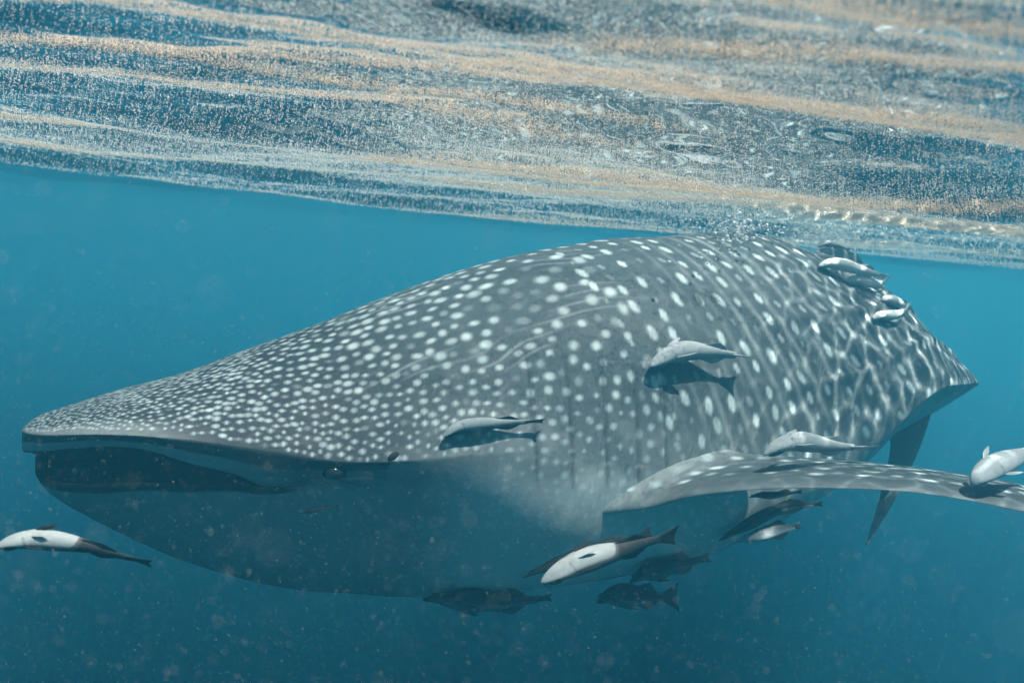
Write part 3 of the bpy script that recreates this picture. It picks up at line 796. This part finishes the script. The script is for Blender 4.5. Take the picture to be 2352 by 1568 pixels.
# rows: distance, slope, wiggle, phase, width, strength, from x, to x (the last two per metre of distance)
ROWS = ((1.10, -.03, .03, .2, .022, 1.6, -.25, 1.2), (1.17, .10, .03, 1.4, .030, 1.1, -1.2, -.05), (1.30, .06, .02, .9, .020, 1.2, -1.2, -.2), (1.38, -.05, .04, 2.2, .025, 1.2, -.1, 1.2),
        (1.58, .03, .04, .7, .018, 1.6, -1.2, .9), (1.72, .02, .05, 3.0, .03, .8, -.3, 1.1), (1.95, .0, .05, 4.1, .016, 1.6, -1.2, 1.2), (2.1, .05, .03, .3, .014, 1.3, -1.2, .3),
        (2.35, .04, .04, 5.0, .02, 1.0, -1.2, .2), (2.55, -.03, .05, 1.0, .016, 1.6, -.3, 1.2), (2.8, .02, .05, 2.9, .03, .7, -.2, 1.2), (3.1, .02, .05, 2.6, .02, 1.2, -1.2, 1.2),
        (3.6, .0, .06, .4, .020, 1.5, -1.2, 1.2), (4.3, .03, .06, 3.3, .025, 1.2, -1.2, 1.2), (5.3, .0, .06, 1.9, .03, 1.2, -1.2, 1.2), (6.5, .02, .05, .9, .03, 1.2, -1.2, 1.2), (8.2, .0, .05, 4.4, .04, 1.2, -1.2, 1.2))
def build_particles():
    # eggs and scum drifting just under the surface, gathered into long rows by the waves
    n = 460000
    u = rng.random(n*3); y = np.where(rng.random(n*3) < .66, .55+4.0*u**.8, .55+7.0*u**.8)
    x = (rng.random(n*3)*2-1)*(.78*y+.35)
    lo = lattice_noise(np.stack([x, y*1.2], -1), 78, .8); fi = lattice_noise(np.stack([x*.25, y*1.5+.15*x], -1), 77, 4.0)
    dens = .15+.40*fi**2*lo*1.6
    dens += .22*sstep(2.8, 4.6, y)
    base = dens.copy()
    for y0, sl, wig, ph, wd, st, xa, xb in ROWS:
        yc = y0 + sl*x*y0 + wig*y0*np.sin(1.1*x/y0*1.6+ph) + .02*y0*(fi-.5)
        dens += st*np.exp(-((y-yc)/(wd*.75*y0))**2)*sstep(xa*y0, (xa+.35)*y0, x)*sstep(xb*y0, (xb-.35)*y0, x)*(.55+.6*lo)
    dens *= .62+.45*sstep(-.7, .35, x/y)
    k = rng.random(n*3) < dens*.9
    peach = np.clip(1.25*(1-base/np.maximum(dens/(.62+.45*sstep(-.7, .35, x/y)), 1e-6)), 0, 1)*sstep(8.0, 3.0, y)
    peach = np.clip(peach + rng.random(len(x))*(.35+.45*sstep(-.5, .4, x/y))*sstep(5, 1.5, y), 0, 1)
    x, y, peach = x[k][:n], y[k][:n], peach[k][:n]; print('eggs', k.sum(), len(x))
    z = wave_h(x, y)-.002-np.abs(rng.normal(0, .005, len(x)))
    rad = rng.uniform(.0006, .0014, len(x))*np.interp(y, [.5, 1.5, 4, 8], [.9, 1.0, 2.0, 4.0])
    o = swarm('drifting_eggs', np.stack([x, y, z], -1), rad, egg_material())
    attr(o, 'peach', np.repeat(peach, len(o.data.vertices)//len(peach)))
    tag(o, 'peach coloured specks drifting densely under the sea surface', 'plankton', kind='stuff')
    # specks in the water
    n = 26000
    d = np.where(rng.random(n) < .005, rng.uniform(.2, .5, n), .4+3.4*rng.random(n)**.55)
    px, py = rng.uniform(-80, 2430, n), rng.uniform(250, 1640, n)
    C = np.array([pix(a, b, c) for a, b, c in zip(px, py, d)])
    C = C[C[:, 2] < -.03]
    rad = rng.uniform(.00035, .0009, len(C))*rng.choice([1, 1, 1, 1.5], len(C))
    m = plain('suspended_speck', (.42, .42, .38), .8, .1)
    o = swarm('suspended_specks', C, rad, m)
    tag(o, 'tiny pale specks floating all through the water', 'plankton', kind='stuff')
    # air bubbles where the back breaks the surface
    m = NT('air_bubble')
    fr = m.n('Fresnel', {'IOR': 1.3}).outputs[0]
    g = m.n('BsdfGlossy', {'Roughness': .08, 'Color': (1, 1, 1, 1)}).outputs[0]
    dsf = m.n('BsdfDiffuse', {'Color': (.95, .97, .97, 1)}).outputs[0]
    t = m.n('BsdfTransparent').outputs[0]
    mx = m.n('MixShader', {0: .6, 1: t, 2: dsf}).outputs[0]
    m.link(m.n('MixShader', {0: m.math('ADD', fr, .25, True), 1: mx, 2: g}).outputs[0], m.out.inputs['Surface'])
    pts = []; rr = []
    for px, py, sx, sy, nb, rb in ((1690, 520, 30, 12, 110, .006), (1660, 515, 60, 10, 110, .004), (1780, 528, 60, 8, 70, .004), (1880, 545, 60, 8, 60, .003), (1690, 545, 20, 8, 30, .006), (1640, 580, 30, 18, 14, .005)):
        for _ in range(nb):
            a, b = rng.normal(px, sx), rng.normal(py, sy)
            h = hit(a, b)[2]
            dd = (h-.03) if h is not None else 3.9
            p = pix(a, b, dd-rng.uniform(0, .25))
            if p[2] > wave_h(p[0], p[1])-.01: continue
            pts.append(p); rr.append(rb*rng.uniform(.5, 1.6))
    o = swarm('air_bubbles', np.array(pts), np.array(rr), m.mat, 2)
    tag(o, 'silvery air bubbles streaming off the shark back', 'bubbles', kind='stuff')
build_particles()
